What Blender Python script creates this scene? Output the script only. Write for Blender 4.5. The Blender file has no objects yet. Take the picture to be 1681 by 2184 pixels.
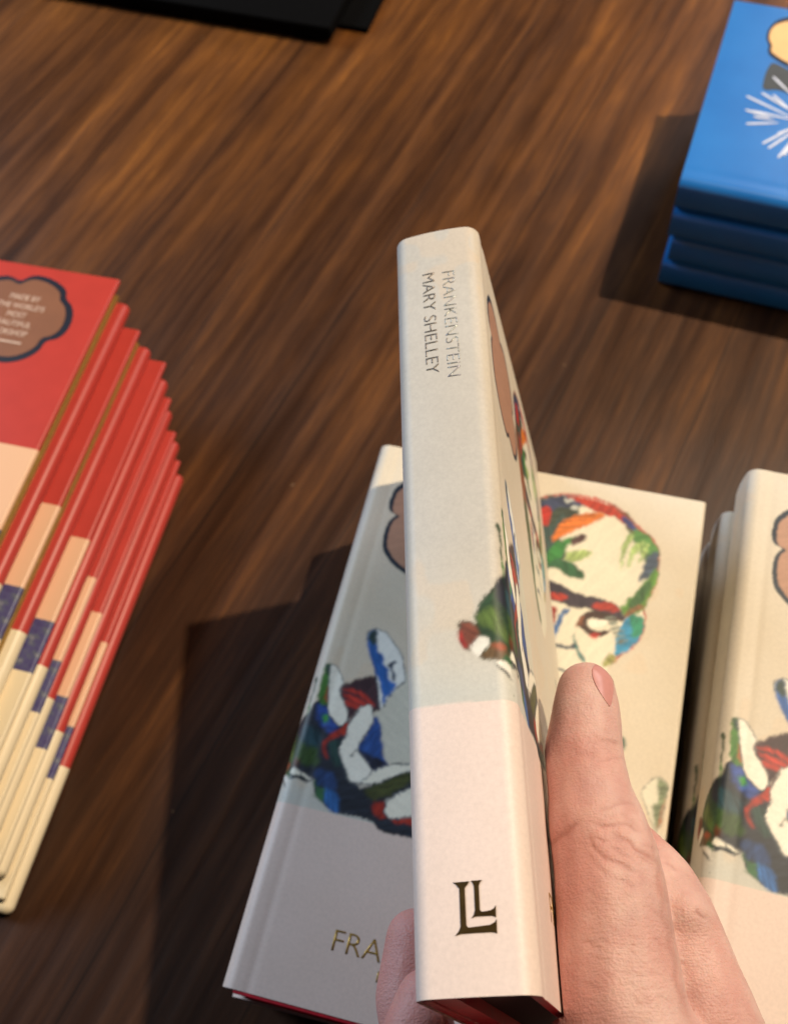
import bpy, bmesh, math, random
import numpy as np
from mathutils import Vector, Matrix
random.seed(3); rng = np.random.default_rng(7)
S = bpy.context.scene; COL = S.collection
HW = .081                                   # height of the three-book stack
# ---------------------------------------------------------------- camera (z = up, table top at z = 0)
RT = np.array([[0.9701630045574293, 0.2377112912143619, -0.04771882875031819],
               [0.18563950518752936, -0.8548944017115139, -0.4844517891762215],
               [-0.1559542198910649, 0.4611387035930879, -0.873515527822291]])   # world -> camera (x right, y down, z forward)
TT = np.array([-0.05804284055316574, 0.16000687667972746, 0.3482403470549513])
CAM = -RT.T @ TT + np.array([0, 0, HW])
cd = bpy.data.cameras.new('camera'); cam = bpy.data.objects.new('camera', cd); COL.objects.link(cam)
R3 = Matrix(((RT[0][0], -RT[1][0], -RT[2][0]), (RT[0][1], -RT[1][1], -RT[2][1]), (RT[0][2], -RT[1][2], -RT[2][2])))
cam.matrix_world = Matrix.Translation(CAM) @ R3.to_4x4()
cd.sensor_fit = 'VERTICAL'; cd.sensor_height = 24; cd.lens = 24 * 2200 / 2184; cd.clip_start = .01; cd.clip_end = 30
cd.dof.use_dof = True; cd.dof.focus_distance = .262; cd.dof.aperture_fstop = 10.5
S.camera = cam
# ---------------------------------------------------------------- world, lamps, exposure
w = bpy.data.worlds.new('World'); S.world = w; w.use_nodes = True
w.node_tree.nodes['Background'].inputs[0].default_value = (.75, .85, 1, 1)
w.node_tree.nodes['Background'].inputs[1].default_value = .016
def aim(o, frm, to):
    o.location = frm; o.rotation_euler = (Vector(to) - Vector(frm)).to_track_quat('-Z', 'Y').to_euler()
l = bpy.data.lights.new('ceiling_spot', 'SPOT'); l.energy = 190; l.color = (1, .83, .60); l.shadow_soft_size = .018
l.spot_size = math.radians(70); l.spot_blend = .6
key = bpy.data.objects.new('ceiling_spot', l); COL.objects.link(key); aim(key, (.03 + 1.9 * .43, .25 + 1.9 * .28, 1.98), (.03, .3, .05))
def area(name, frm, to, size, energy, color):
    l = bpy.data.lights.new(name, 'AREA'); l.shape = 'RECTANGLE'; l.size = size[0]; l.size_y = size[1]; l.energy = energy; l.color = color
    o = bpy.data.objects.new(name, l); COL.objects.link(o); aim(o, frm, to); return o
area('window_light', (-2.05, .75, 1.30), (0, .15, .05), (.9, .9), 46, (.68, .82, 1))
area('far_sheen_light', (1.35, 2.9, 1.6), (.15, .5, 0), (1.4, 1.2), 38, (1, .86, .84))  # unseen area lamp, added to lay a sheen on the table top
S.render.engine = 'CYCLES'
S.view_settings.view_transform = 'Standard'; S.view_settings.look = 'None'; S.view_settings.exposure = 0; S.view_settings.gamma = 1
# ---------------------------------------------------------------- helpers
def lin(c):
    return tuple(((v / 255) / 12.92 if v <= 10 else ((v / 255 + .055) / 1.055) ** 2.4) for v in c)
def at(px, z):      # where the line of sight of a point of the photograph meets height z (used to measure the scene)
    r = RT.T @ np.array([(px[0] - 840.5) / 2200, (px[1] - 1092) / 2200, 1.]); s = (z - CAM[2]) / r[2]; return CAM + s * r
def tag(o, label=None, cat=None, group=None, kind=None):
    for k, v in (('label', label), ('category', cat), ('group', group), ('kind', kind)):
        if v: o[k] = v
    return o
def empty(name, M, label, cat, group=None):
    o = bpy.data.objects.new(name, None); COL.objects.link(o); o.empty_display_size = .02; o.matrix_world = M
    return tag(o, label, cat, group)
def link(name, me, mat, parent=None, smooth=False):
    o = bpy.data.objects.new(name, me); COL.objects.link(o); o.parent = parent
    if mat and not me.materials: me.materials.append(mat)
    if smooth: me.polygons.foreach_set('use_smooth', [True] * len(me.polygons))
    return o
def box(name, lo, hi, mat, parent=None, bevel=0, seg=3, edges=None):
    bm = bmesh.new(); bmesh.ops.create_cube(bm, size=1)
    for v in bm.verts: v.co = Vector([lo[i] + (v.co[i] + .5) * (hi[i] - lo[i]) for i in range(3)])
    if bevel:
        es = [e for e in bm.edges if edges is None or edges(e)]
        bmesh.ops.bevel(bm, geom=es, offset=bevel, segments=seg, profile=.5, affect='EDGES')
    me = bpy.data.meshes.new(name); bm.to_mesh(me); bm.free()
    return link(name, me, mat, parent, smooth=bool(bevel))
class N:            # tiny node helper
    def __init__(s, name, rough=.5, spec=.5, color=None):
        s.m = bpy.data.materials.new(name); s.m.use_nodes = True; s.t = s.m.node_tree; s.b = s.t.nodes['Principled BSDF']
        s.b.inputs['Roughness'].default_value = rough; s.b.inputs['Specular IOR Level'].default_value = spec
        if color is not None: s.b.inputs['Base Color'].default_value = (*lin(color), 1)
    def n(s, typ, **kw):
        x = s.t.nodes.new(typ)
        for k, v in kw.items():
            if k.startswith('i_'): x.inputs[k[2:].replace('_', ' ')].default_value = v
            else: setattr(x, k, v)
        return x
    def l(s, a, b): s.t.links.new(a, b)
    def co(s, scale=(1, 1, 1), rot=(0, 0, 0)):
        c = s.n('ShaderNodeTexCoord'); m = s.n('ShaderNodeMapping'); m.inputs['Scale'].default_value = scale; m.inputs['Rotation'].default_value = rot
        s.l(c.outputs['Object'], m.inputs[0]); return m.outputs[0]
    def noise(s, vec, scale, detail=3, rough=.5):
        x = s.n('ShaderNodeTexNoise'); x.inputs['Scale'].default_value = scale; x.inputs['Detail'].default_value = detail; x.inputs['Roughness'].default_value = rough
        s.l(vec, x.inputs['Vector']); return x.outputs['Fac']
    def ramp(s, fac, stops, interp='LINEAR'):
        r = s.n('ShaderNodeValToRGB'); r.color_ramp.interpolation = interp; e = r.color_ramp.elements
        while len(e) < len(stops): e.new(.5)
        for k, (p, c) in zip(e, stops):
            k.position = p; k.color = (*(c if len(c) == 3 and max(c) <= 1 else lin(c)), 1)
        s.l(fac, r.inputs[0]); return r.outputs[0]
    def mix(s, fac, a, b, mode='MIX'):
        x = s.n('ShaderNodeMix', data_type='RGBA', blend_type=mode)
        for i, v in ((0, fac), (6, a), (7, b)):
            if hasattr(v, 'default_value') or hasattr(v, 'links'): s.l(v, x.inputs[i])
            else: x.inputs[i].default_value = v if i == 0 else (*v, 1)
        return x.outputs[2]
    def bump(s, h, strength, dist):
        b = s.n('ShaderNodeBump'); b.inputs['Strength'].default_value = strength; b.inputs['Distance'].default_value = dist
        s.l(h, b.inputs['Height']); s.l(b.outputs[0], s.b.inputs['Normal'])
    def base(s, c): s.l(c, s.b.inputs['Base Color'])
def plain(name, col, rough=.5, spec=.5, var=.12, scale=120, bump=0, metal=0):
    m = N(name, rough, spec); c = m.noise(m.co(), scale, 3); a = lin(col)
    m.base(m.ramp(c, [(.3, tuple(v * (1 - var) for v in a)), (.7, tuple(min(1, v * (1 + var)) for v in a))]))
    if bump: m.bump(c, bump, .0003)
    m.b.inputs['Metallic'].default_value = metal
    return m.m
# ---------------------------------------------------------------- materials
def wood():
    m = N('varnished_wood', .34, .36); g = math.radians(13)
    c = m.n('ShaderNodeTexCoord'); r = m.n('ShaderNodeMapping'); r.inputs['Rotation'].default_value = (0, 0, g); m.l(c.outputs['Object'], r.inputs[0])
    def st(sx, sy):
        q = m.n('ShaderNodeMapping'); q.inputs['Scale'].default_value = (sx, sy, 1); m.l(r.outputs[0], q.inputs[0]); return q.outputs[0]
    wob = m.noise(st(3, 1.2), 4, 2)
    wv = m.n('ShaderNodeVectorMath', operation='MULTIPLY_ADD'); wc = m.n('ShaderNodeCombineXYZ'); m.l(wob, wc.inputs[0])
    m.l(wc.outputs[0], wv.inputs[0]); wv.inputs[1].default_value = (.008, 0, 0); m.l(r.outputs[0], wv.inputs[2])
    def st2(sx, sy):
        q = m.n('ShaderNodeMapping'); q.inputs['Scale'].default_value = (sx, sy, 1); m.l(wv.outputs[0], q.inputs[0]); return q.outputs[0]
    broad = m.noise(st2(25, .75), 1, 2, .5)
    mid = m.noise(st2(92, 3.2), 1, 3, .6)
    fine = m.noise(st2(300, 22), 1, 4, .7)
    blot = m.noise(st2(14, 9), 1, 3, .6)
    def madd(a, k, b):
        x = m.n('ShaderNodeMath', operation='MULTIPLY_ADD'); m.l(a, x.inputs[0]); x.inputs[1].default_value = k
        if isinstance(b, float): x.inputs[2].default_value = b
        else: m.l(b, x.inputs[2])
        return x.outputs[0]
    f = madd(broad, .55, madd(mid, .56, madd(fine, .40, madd(blot, .34, -.425))))
    sy = m.n('ShaderNodeSeparateXYZ'); m.l(c.outputs['Object'], sy.inputs[0])       # the boards nearer the front edge are darker
    big = m.noise(st(4, 1.6), 1, 2); mr = m.n('ShaderNodeMapRange'); m.l(sy.outputs[1], mr.inputs[0]); mr.inputs[1].default_value = 0; mr.inputs[2].default_value = .6; mr.inputs[3].default_value = -.17; mr.inputs[4].default_value = .085
    f = madd(big, .12, madd(f, 1., mr.outputs[0])); s_ = m.n('ShaderNodeMath', operation='SUBTRACT'); m.l(f, s_.inputs[0]); s_.inputs[1].default_value = .05; f = s_.outputs[0]
    sr = m.n('ShaderNodeSeparateXYZ'); m.l(wv.outputs[0], sr.inputs[0])                # glued boards, each with its own tone and a fine seam
    dv = m.n('ShaderNodeMath', operation='DIVIDE'); m.l(sr.outputs[0], dv.inputs[0]); dv.inputs[1].default_value = .068
    fl = m.n('ShaderNodeMath', operation='FLOOR'); m.l(dv.outputs[0], fl.inputs[0]); wn = m.n('ShaderNodeTexWhiteNoise', noise_dimensions='1D'); m.l(fl.outputs[0], wn.inputs['W'])
    frc = m.n('ShaderNodeMath', operation='FRACT'); m.l(dv.outputs[0], frc.inputs[0])
    f = madd(wn.outputs['Value'], .10, f); s2 = m.n('ShaderNodeMath', operation='SUBTRACT'); m.l(f, s2.inputs[0]); s2.inputs[1].default_value = .05; f = s2.outputs[0]
    col = m.ramp(f, [(.20, (.022, .0080, .0034)), (.38, (.043, .0155, .0054)), (.50, (.074, .0268, .0080)), (.64, (.135, .0480, .0108)), (.82, (.30, .108, .017))])
    seam = m.ramp(frc.outputs[0], [(0, (.45, .45, .45)), (.012, (.5, .5, .5)), (.022, (1, 1, 1))]); col = m.mix(1., col, seam, 'MULTIPLY')
    spk = m.noise(st2(120, 90), 1, 2, .5)
    sp = m.ramp(spk, [(.76, (0, 0, 0)), (.82, (1, 1, 1))])
    col = m.mix(sp, col, (.22, .13, .07))
    m.base(col)
    m.l(m.ramp(mid, [(.3, (.33, .33, .33)), (.7, (.47, .47, .47))]), m.b.inputs['Roughness'])
    m.bump(madd(fine, .5, mid), .25, .0006)
    return m.m
def painted():
    m = N('printed_jacket_paper', .5, .4); a = m.n('ShaderNodeAttribute', attribute_name='paint')
    c = m.co(); sp = m.noise(c, 900, 3, .7)
    bl = m.noise(c, 26, 3)
    v = m.ramp(sp, [(.3, (.90, .90, .90)), (.7, (1, 1, 1))]); v2 = m.ramp(bl, [(.3, (.95, .94, .92)), (.65, (1, 1, 1))])
    m.base(m.mix(1., m.mix(1., a.outputs['Color'], v, 'MULTIPLY'), v2, 'MULTIPLY')); m.bump(sp, .06, .0002); return m.m
M_wood = wood(); M_jacket = painted()
M_redboard = plain('red_board_cloth', (186, 28, 44), .5, .4, .15, 500)
M_pages = plain('cream_page_edges', (205, 190, 160), .8, .2, .18, 700)
M_darkpages = plain('dark_page_edges', (34, 22, 24), .6, .3, .3, 500)
M_bluepages = plain('white_page_edges', (190, 185, 175), .8, .2, .1, 600)
M_black = plain('black_book_cloth', (5, 5, 6), .9, .08, .3, 300)
M_silver = N('silver_foil', .34, .5, (205, 205, 200)); M_silver.b.inputs['Metallic'].default_value = .55
_q = M_silver; _c = _q.noise(_q.co(), 260, 2); _q.base(_q.ramp(_c, [(.35, (.30, .28, .26)), (.5, (.42, .46, .44)), (.65, (.30, .29, .33))])); M_silver = M_silver.m
M_dkfoil = plain('dark_silver_foil', (120, 112, 106), .35, .5, .15, 200, metal=.7)
M_bronze = plain('bronze_foil', (92, 70, 36), .34, .5, .35, 160, metal=.75)
M_gold = plain('gold_foil', (176, 140, 66), .35, .5, .15, 160, metal=.6)
M_dull = plain('dull_red_foil', (38, 30, 46), .7, .2, .2, 200)
M_gilt = plain('gilt_page_edges', (158, 124, 62), .42, .5, .22, 900, metal=.35)
M_white_ink = plain('white_ink', (216, 190, 170), .5, .4, .05, 200)
M_brown_ink = plain('brown_ink', (132, 84, 54), .5, .4, .08, 60)
M_navy_ink = plain('navy_ink', (22, 20, 34), .45, .4, .1, 100)
# ---------------------------------------------------------------- the printed cover, painted as colours on the jacket mesh
BADGE=[((28,44,60),0,0.15,[(16,207),(22,209.5),(30,209),(37,205.5),(39.5,206),(47,207.5),(54,204),(58,198),(58.5,191),(56.5,187.5),(60,183),(60,175),(55,168),(48,164.5),(42,165.5),(38,166),(33,162.5),(25,163),(18,166.5),(13,172),(11.5,180),(12.5,186),(14.5,188.7),(11.5,190),(10.2,194),(11,201)])
,((186,142,118),0,0.15,[(17.5,205.4),(23.0,207.7),(30.4,207.3),(36.9,204.0),(39.2,204.5),(46.1,205.9),(52.6,202.7),(56.3,197.1),(56.8,190.6),(54.9,187.4),(58.2,183.2),(58.2,175.8),(53.5,169.3),(47.1,166.1),(41.5,167.0),(37.8,167.5),(33.2,164.3),(25.8,164.7),(19.3,168.0),(14.7,173.1),(13.3,180.4),(14.2,186.0),(16.1,188.5),(13.3,189.7),(12.1,193.4),(12.8,199.9)])]
LEAF=[((40,66,44),0,0.25,[(-0.0,112.6),(2.1,111.7),(2.2,104.8),(2.2,98.6),(5.4,87.1),(4.3,64.8),(2.7,66.3),(1.0,72.0),(-0.1,73.5),(-3.6,73.9),(-6.2,74.0),(-7.5,75.1),(-6.5,76.7),(-4.6,77.8),(-4.9,79.8),(-7.1,80.3),(-8.5,79.3),(-10.0,77.1),(-11.3,77.5),(-12.1,78.8),(-12.6,82.2),(-12.5,84.6),(-10.5,84.8),(-8.0,83.8),(-7.9,86.0),(-6.1,89.7),(-2.2,94.1),(0.9,97.2),(0.7,101.4),(0.6,107.2)])
,((30,34,48),0.7,0.25,[(0.9,97.0),(2.9,89.4),(3.3,83.5),(1.0,87.7),(-1.6,90.0),(-2.0,94.1)])
,((86,110,52),1.0,0.25,[(-7.2,86.4),(-2.6,88.2),(0.5,81.9),(1.1,78.5),(-3.1,81.4),(-6.9,83.9)])
,((120,66,50),0.6,0.25,[(-12.3,84.4),(-8.3,83.6),(-7.1,80.3),(-10.0,77.3),(-12.1,78.8)])
,((176,50,44),0.4,0.25,[(-12.6,82.2),(-12.0,82.1),(-11.0,78.2),(-11.7,77.6),(-12.5,79.3)])
,((112,86,56),0.8,0.25,[(-7.5,75.1),(-6.0,76.6),(-1.6,77.9),(0.9,75.3),(-0.1,73.7),(-3.6,74.0),(-6.2,74.1)])
,((160,80,50),0.6,0.25,[(-4.2,77.8),(-1.5,78.4),(0.1,76.8),(-1.7,76.0)])
,((50,98,60),0.5,0.25,[(-1.4,74.1),(0.4,75.3),(2.3,71.4),(1.4,71.0)])
,((236,233,222),0.2,0.25,[(-9.8,77.3),(-8.3,79.3),(-6.9,80.3),(-4.9,79.7),(-4.5,77.8),(-6.5,76.7),(-7.5,75.1),(-8.9,76.0)])
,((236,233,222),0.2,0.25,[(-3.8,73.7),(-0.1,73.4),(1.4,71.3),(2.4,67.7),(0.4,69.8),(-2.0,72.1)])
,((40,50,56),0.1,0.25,[(-3.8,73.5),(-2.4,72.2),(-0.1,70.8),(1.7,68.9),(1.2,68.8),(-0.8,70.4),(-2.7,71.7)])
,((70,150,60),0.4,0.25,[(0.8,101.9),(1.6,100.7),(1.8,98.6),(1.2,97.7)])]
ART=[((190,70,60),0,0.35,[(61.6,184.3),(62.3,196.4),(66.7,205.2),(71.9,210.1),(80.3,213.7),(89.2,214.7),(98.2,214.0),(106.5,210.6),(114.1,204.3),(120.5,199.7),(123.4,193.3),(123.6,185.2),(123.1,177.8),(120.0,169.2),(121.2,164.8),(120.8,157.0),(116.8,149.7),(112.6,144.8),(110.5,142.7),(109.1,137.9),(106.0,131.4),(99.7,124.2),(93.6,119.9),(86.1,120.3),(78.4,125.1),(73.1,134.9),(69.3,145.5),(66.2,152.5),(63.6,167.8)])
,((238,232,210),0,0.35,[(62.0,184.0),(62.7,196.1),(67.1,204.8),(72.4,209.3),(80.4,212.8),(89.3,213.8),(98.3,213.2),(106.1,209.6),(113.6,203.6),(120.0,198.8),(122.7,193.1),(122.9,185.0),(122.4,177.7),(119.3,169.0),(120.5,164.6),(120.1,156.9),(116.2,149.9),(112.0,145.2),(110.5,142.7),(109.1,137.9),(106.0,131.4),(99.7,124.2),(93.6,119.9),(86.1,120.3),(78.4,125.1),(73.1,134.9),(69.7,145.5),(66.6,152.6),(64.0,167.9)])
,((150,90,60),1,0.35,[(61.7,183.9),(65.5,194.9),(70.7,191.0),(72.8,179.7),(78.3,172.7),(75.8,162.5),(77.3,150.3),(73.4,144.8),(67.6,152.8),(63.2,171.8)])
,((70,95,60),1,0.35,[(66.8,160.5),(76.1,161.0),(79.9,147.8),(79.8,132.7),(86.9,123.4),(83.1,121.8),(78.4,125.1),(73.1,134.9),(68.7,146.9)])
,((66,78,66),0.8,0.6,[(64.6,199.9),(70.5,209.1),(82.0,212.3),(88.5,206.9),(84.4,197.4),(82.9,188.6),(86.9,186.9),(84.3,180.6),(77.8,175.9),(71.9,176.2),(65.3,188.1)])
,((98,128,88),0.8,0.6,[(106.5,210.1),(113.7,203.7),(121.2,197.8),(123.2,191.6),(123.0,182.6),(119.8,169.2),(114.6,163.3),(111.5,166.5),(116.0,173.8),(120.0,182.7),(117.0,191.1),(110.6,199.7)])
,((120,80,60),0.6,0.35,[(99.2,212.6),(106.5,210.1),(112.8,204.4),(119.3,199.0),(117.9,197.9),(111.8,200.8),(105.2,206.2),(98.2,209.0)])
,((60,70,100),0.6,0.35,[(64.5,200.8),(68.1,205.9),(80.5,212.6),(90.1,213.3),(97.1,211.2),(90.0,209.1),(82.8,207.5),(78.0,205.0),(73.9,198.5),(69.4,194.1),(64.3,193.8)])
,((185,50,38),0,0.35,[(71.7,204.5),(75.5,206.2),(77.5,203.6),(77.5,199.3),(75.9,195.5),(70.0,195.1),(68.8,201.7)])
,((190,62,42),0.3,0.35,[(82.0,212.4),(90.1,213.7),(99.2,212.6),(107.1,208.3),(112.1,203.8),(108.4,204.3),(103.7,206.7),(97.0,207.4),(92.3,208.6),(87.5,211.0)])
,((60,84,80),0.4,0.35,[(71.6,194.6),(79.2,197.9),(81.8,204.5),(83.8,201.5),(82.3,196.9),(80.7,188.9),(79.5,182.8),(76.1,177.1),(71.2,184.3)])
,((200,60,40),0.3,0.35,[(70.7,191.0),(75.2,191.1),(77.3,187.3),(75.0,183.5),(71.9,184.5)])
,((222,122,48),0.4,0.35,[(79.7,190.4),(80.7,197.4),(85.7,203.6),(93.3,207.2),(99.2,207.0),(95.4,202.7),(89.4,198.4),(85.0,194.1),(81.7,191.5)])
,((200,205,200),0.2,0.35,[(81.5,210.8),(84.3,212.1),(86.0,210.7),(83.2,209.5)])
,((200,205,200),0.2,0.35,[(84.9,208.3),(87.0,209.1),(87.7,207.5),(85.6,206.6)])
,((56,130,62),0.4,0.35,[(78.7,183.5),(80.0,188.8),(85.2,192.8),(89.0,194.1),(85.9,188.4),(84.6,183.1),(80.1,179.6)])
,((90,60,60),0.4,0.35,[(87.5,192.1),(89.8,196.0),(93.5,195.9),(91.8,193.0),(88.6,189.8)])
,((172,196,120),0.6,0.35,[(86.0,183.3),(88.2,187.9),(96.7,189.1),(92.8,184.1),(89.1,182.3)])
,((48,98,62),0.4,0.35,[(78.7,179.3),(83.2,182.8),(88.7,182.4),(94.7,178.8),(94.6,175.5),(87.9,176.3),(83.1,178.7),(79.0,177.3)])
,((62,78,145),0.3,0.35,[(106.8,208.2),(112.1,204.2),(113.0,202.3),(110.5,202.6),(106.3,206.4)])
,((88,142,74),0.6,0.35,[(112.2,203.4),(120.0,199.2),(122.7,194.0),(121.6,191.7),(116.9,194.4),(112.5,198.2)])
,((168,196,122),0.5,0.35,[(108.0,194.1),(110.4,200.5),(112.0,199.1),(109.7,191.9),(109.2,183.6),(108.1,187.5)])
,((168,196,122),0.5,0.35,[(111.8,194.9),(115.7,198.3),(116.6,197.2),(113.8,191.2),(111.4,184.5),(111.5,189.0)])
,((168,196,122),0.5,0.35,[(116.1,195.0),(118.8,198.1),(117.9,192.1),(115.0,187.3),(115.9,191.6)])
,((70,86,108),0.6,0.35,[(119.4,192.8),(122.6,194.8),(122.9,186.6),(118.3,180.8),(116.0,179.4),(117.1,184.9)])
,((96,148,60),0.5,0.35,[(122.8,187.0),(122.9,177.8),(118.9,167.4),(113.8,163.9),(111.1,167.2),(115.9,174.6),(120.5,183.3)])
,((60,100,55),0.7,0.35,[(114.2,171.1),(120.1,180.3),(121.8,178.3),(117.5,167.9),(114.3,165.6)])
,((132,92,60),0.4,0.35,[(119.8,169.2),(113.9,163.2),(112.9,164.3),(117.3,169.4)])
,((50,140,184),0.3,0.35,[(113.6,163.1),(118.5,165.0),(120.5,163.1),(120.3,156.9),(116.3,150.0),(112.1,145.6),(111.1,148.8),(111.5,154.9)])
,((46,142,110),0.6,0.35,[(115.5,164.3),(120.3,164.6),(120.5,157.7),(117.4,155.1),(115.8,160.5)])
,((58,50,62),0.3,0.35,[(78.2,173.5),(80.4,173.2),(85.7,171.9),(93.2,169.6),(101.8,169.1),(109.1,167.6),(113.0,163.7),(112.6,161.5),(107.7,162.6),(103.5,162.4),(98.4,163.6),(92.1,163.0),(86.3,164.1),(81.3,163.8),(75.3,165.6)])
,((178,56,42),0.4,0.35,[(83.6,167.4),(89.2,167.7),(89.6,165.4),(86.1,164.8),(82.6,164.8)])
,((178,56,42),0.4,0.35,[(101.2,166.4),(106.2,168.3),(110.8,166.2),(109.5,164.4),(104.0,164.1),(100.0,164.6)])
,((70,48,40),0.3,0.35,[(95.3,156.7),(97.3,161.8),(102.7,163.2),(107.7,162.7),(112.1,161.8),(106.6,160.1),(101.0,160.3),(98.4,158.8),(100.3,155.9),(104.6,154.9),(108.5,157.2),(105.5,153.4),(100.7,153.1),(96.9,155.1)])
,((240,236,220),0.2,0.35,[(99.2,158.6),(103.1,160.3),(107.4,160.0),(106.2,158.0),(102.3,156.2),(99.8,156.8)])
,((70,48,40),0.3,0.35,[(95.9,159.1),(97.9,162.1),(102.7,163.5),(108.3,163.0),(112.4,161.6),(106.6,160.3),(101.0,160.4),(98.6,158.8),(100.3,155.9),(104.6,154.9),(108.5,157.2),(105.5,153.4),(100.7,153.1),(97.2,155.2)])
,((195,52,42),0.3,0.35,[(100.0,153.0),(104.7,154.2),(103.0,151.5)])
,((150,92,62),0.4,0.35,[(94.7,155.4),(95.9,159.1),(97.4,160.7),(97.3,156.3)])
,((62,112,172),0.4,0.35,[(87.2,154.1),(88.3,160.4),(91.9,162.5),(89.5,157.7),(88.5,150.5),(87.2,146.8),(85.9,151.5)])
,((168,52,44),0.4,0.35,[(82.5,160.9),(86.7,161.4),(86.5,153.9),(85.6,149.1),(83.1,153.2)])
,((50,66,86),0.2,0.35,[(86.7,146.9),(89.9,146.3),(92.7,146.1),(95.6,147.6),(97.2,147.8),(96.2,146.0),(92.2,145.1),(88.1,144.9)])
,((70,124,124),0.3,0.35,[(94.9,152.0),(96.6,147.8),(100.4,142.6),(100.4,141.3),(98.6,142.2),(95.2,148.2)])
,((50,66,86),0.2,0.35,[(83.6,134.3),(89.4,137.1),(92.1,137.0),(94.9,136.0),(93.7,135.3),(91.0,135.9),(84.5,133.5)])
,((152,152,84),0.4,0.35,[(107.5,142.3),(109.9,147.0),(112.0,145.2),(109.3,141.3)])
,((120,130,120),0.4,0.35,[(105.8,161.3),(109.4,162.9),(109.7,162.2),(106.5,160.4)])
,((120,130,120),0.4,0.35,[(107.0,159.6),(110.6,161.2),(110.9,160.5),(107.7,158.7)])
,((120,130,120),0.4,0.35,[(108.2,157.9),(111.8,159.4),(112.1,158.7),(108.9,156.9)])
,((120,130,120),0.4,0.35,[(109.4,156.1),(113.0,157.7),(113.3,157.0),(110.1,155.2)])
,((120,130,120),0.4,0.35,[(110.6,154.4),(114.2,156.0),(114.5,155.3),(111.3,153.5)])
,((120,130,120),0.4,0.35,[(111.8,152.7),(115.4,154.3),(115.7,153.6),(112.5,151.8)])
,((120,122,112),0,0.35,[(128.1,95.7),(129.3,99.7),(131.2,102.2),(133.9,103.1),(136.1,102.5),(137.0,100.1),(137.1,95.5),(136.8,90.5),(135.3,83.5),(133.2,85.7),(131.7,88.9)])
,((232,228,208),0,0.35,[(128.3,95.8),(129.6,99.5),(131.4,101.9),(134.0,102.7),(135.9,102.1),(136.6,100.0),(136.8,95.4),(136.4,90.4),(135.1,83.9),(133.4,85.9),(132.0,89.0)])
,((122,136,104),0.8,0.35,[(133.4,102.2),(135.9,102.2),(136.7,100.1),(136.8,95.4),(136.2,90.0),(135.1,83.7),(133.8,87.9),(132.2,92.1),(134.2,94.5),(133.2,98.9)])
,((176,110,80),0.5,0.35,[(136.3,95.3),(136.8,95.4),(136.4,90.0),(135.1,83.7),(135.3,88.3)])
,((70,96,84),0.5,0.35,[(117.8,115.6),(119.4,115.1),(120.2,112.9),(119.9,110.0),(119.2,109.4),(117.9,112.3)])
,((218,216,200),1.5,0.35,[(26.4,102.7),(29.2,106.3),(31.4,114.1),(33.6,118.9),(36.8,121.4),(47.3,88.6),(35.9,86.0),(30.7,97.0)])
,((38,44,56),0.2,0.35,[(4.2,103.6),(8.7,102.5),(10.0,99.4),(12.6,97.5),(14.8,96.1),(16.7,97.6),(17.9,99.1),(20.3,102.6),(18.3,97.5),(18.7,93.0),(17.3,88.6),(18.6,84.4),(21.2,80.6),(23.9,76.8),(27.3,76.0),(29.2,74.9),(32.5,77.3),(37.2,80.7),(43.9,84.6),(47.9,86.0),(49.5,79.2),(45.5,77.9),(39.2,72.9),(39.4,69.1),(42.0,66.3),(47.7,68.4),(51.6,70.1),(53.4,62.5),(49.3,61.9),(40.4,61.7),(37.4,62.9),(35.5,64.4),(23.6,64.4),(20.9,64.3),(16.8,66.2),(12.3,69.4),(11.1,73.5),(6.6,75.2),(1.6,76.9),(-3.4,75.7),(-1.8,81.3),(-0.4,87.8),(0.8,95.2),(2.1,99.3)])
,((56,84,40),1.8,0.35,[(-0.6,85.7),(2.5,89.3),(8.6,86.6),(11.2,80.3),(5.7,78.2),(-0.3,80.5)])
,((40,72,84),1.8,0.35,[(1.2,93.6),(6.7,93.2),(10.2,88.2),(6.0,85.6),(1.1,88.2)])
,((100,56,32),1.2,0.35,[(-1.7,81.0),(3.2,79.7),(3.2,76.8),(-2.6,75.9)])
,((48,80,160),1.2,0.35,[(4.2,101.9),(8.9,101.7),(10.7,98.3),(15.5,95.6),(12.3,92.4),(9.7,93.0),(5.6,97.1)])
,((64,150,66),0.7,0.35,[(7.4,98.0),(9.6,99.3),(10.4,96.1),(8.9,95.8)])
,((44,76,72),1.2,0.35,[(13.3,88.9),(16.7,89.7),(18.6,84.4),(20.7,81.3),(16.2,81.4)])
,((166,50,38),0.5,0.35,[(10.7,87.9),(12.1,91.5),(15.8,94.7),(17.6,94.0),(14.4,90.8),(12.2,88.3),(12.3,85.8),(14.1,83.0),(12.4,83.4)])
,((184,56,38),0.4,0.35,[(15.8,94.7),(18.1,98.3),(19.7,101.6),(19.6,100.3),(18.5,96.7),(18.3,93.0),(17.3,92.3)])
,((42,70,120),1.2,0.35,[(10.8,77.4),(17.0,78.4),(20.1,72.8),(16.4,71.9),(12.5,73.0)])
,((52,110,180),0.8,0.35,[(15.6,71.8),(20.8,70.6),(23.3,64.6),(21.0,64.0),(18.0,66.1)])
,((60,112,72),0.5,0.8,[(11.1,73.5),(12.5,73.0),(15.7,70.2),(17.3,65.9),(14.5,67.2),(12.3,69.4)])
,((70,76,38),1,0.35,[(30.3,73.6),(34.0,77.6),(39.3,82.0),(43.9,84.3),(48.2,84.8),(44.8,80.5),(41.5,76.2),(38.9,74.0),(34.1,71.4)])
,((150,44,32),0.7,0.35,[(34.3,70.3),(38.7,71.7),(39.8,68.8),(42.3,66.7),(37.0,65.9),(34.9,68.1)])
,((170,50,34),0.6,0.35,[(42.4,67.7),(47.8,68.2),(51.8,69.2),(52.3,67.0),(48.3,66.0),(43.3,65.6)])
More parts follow.
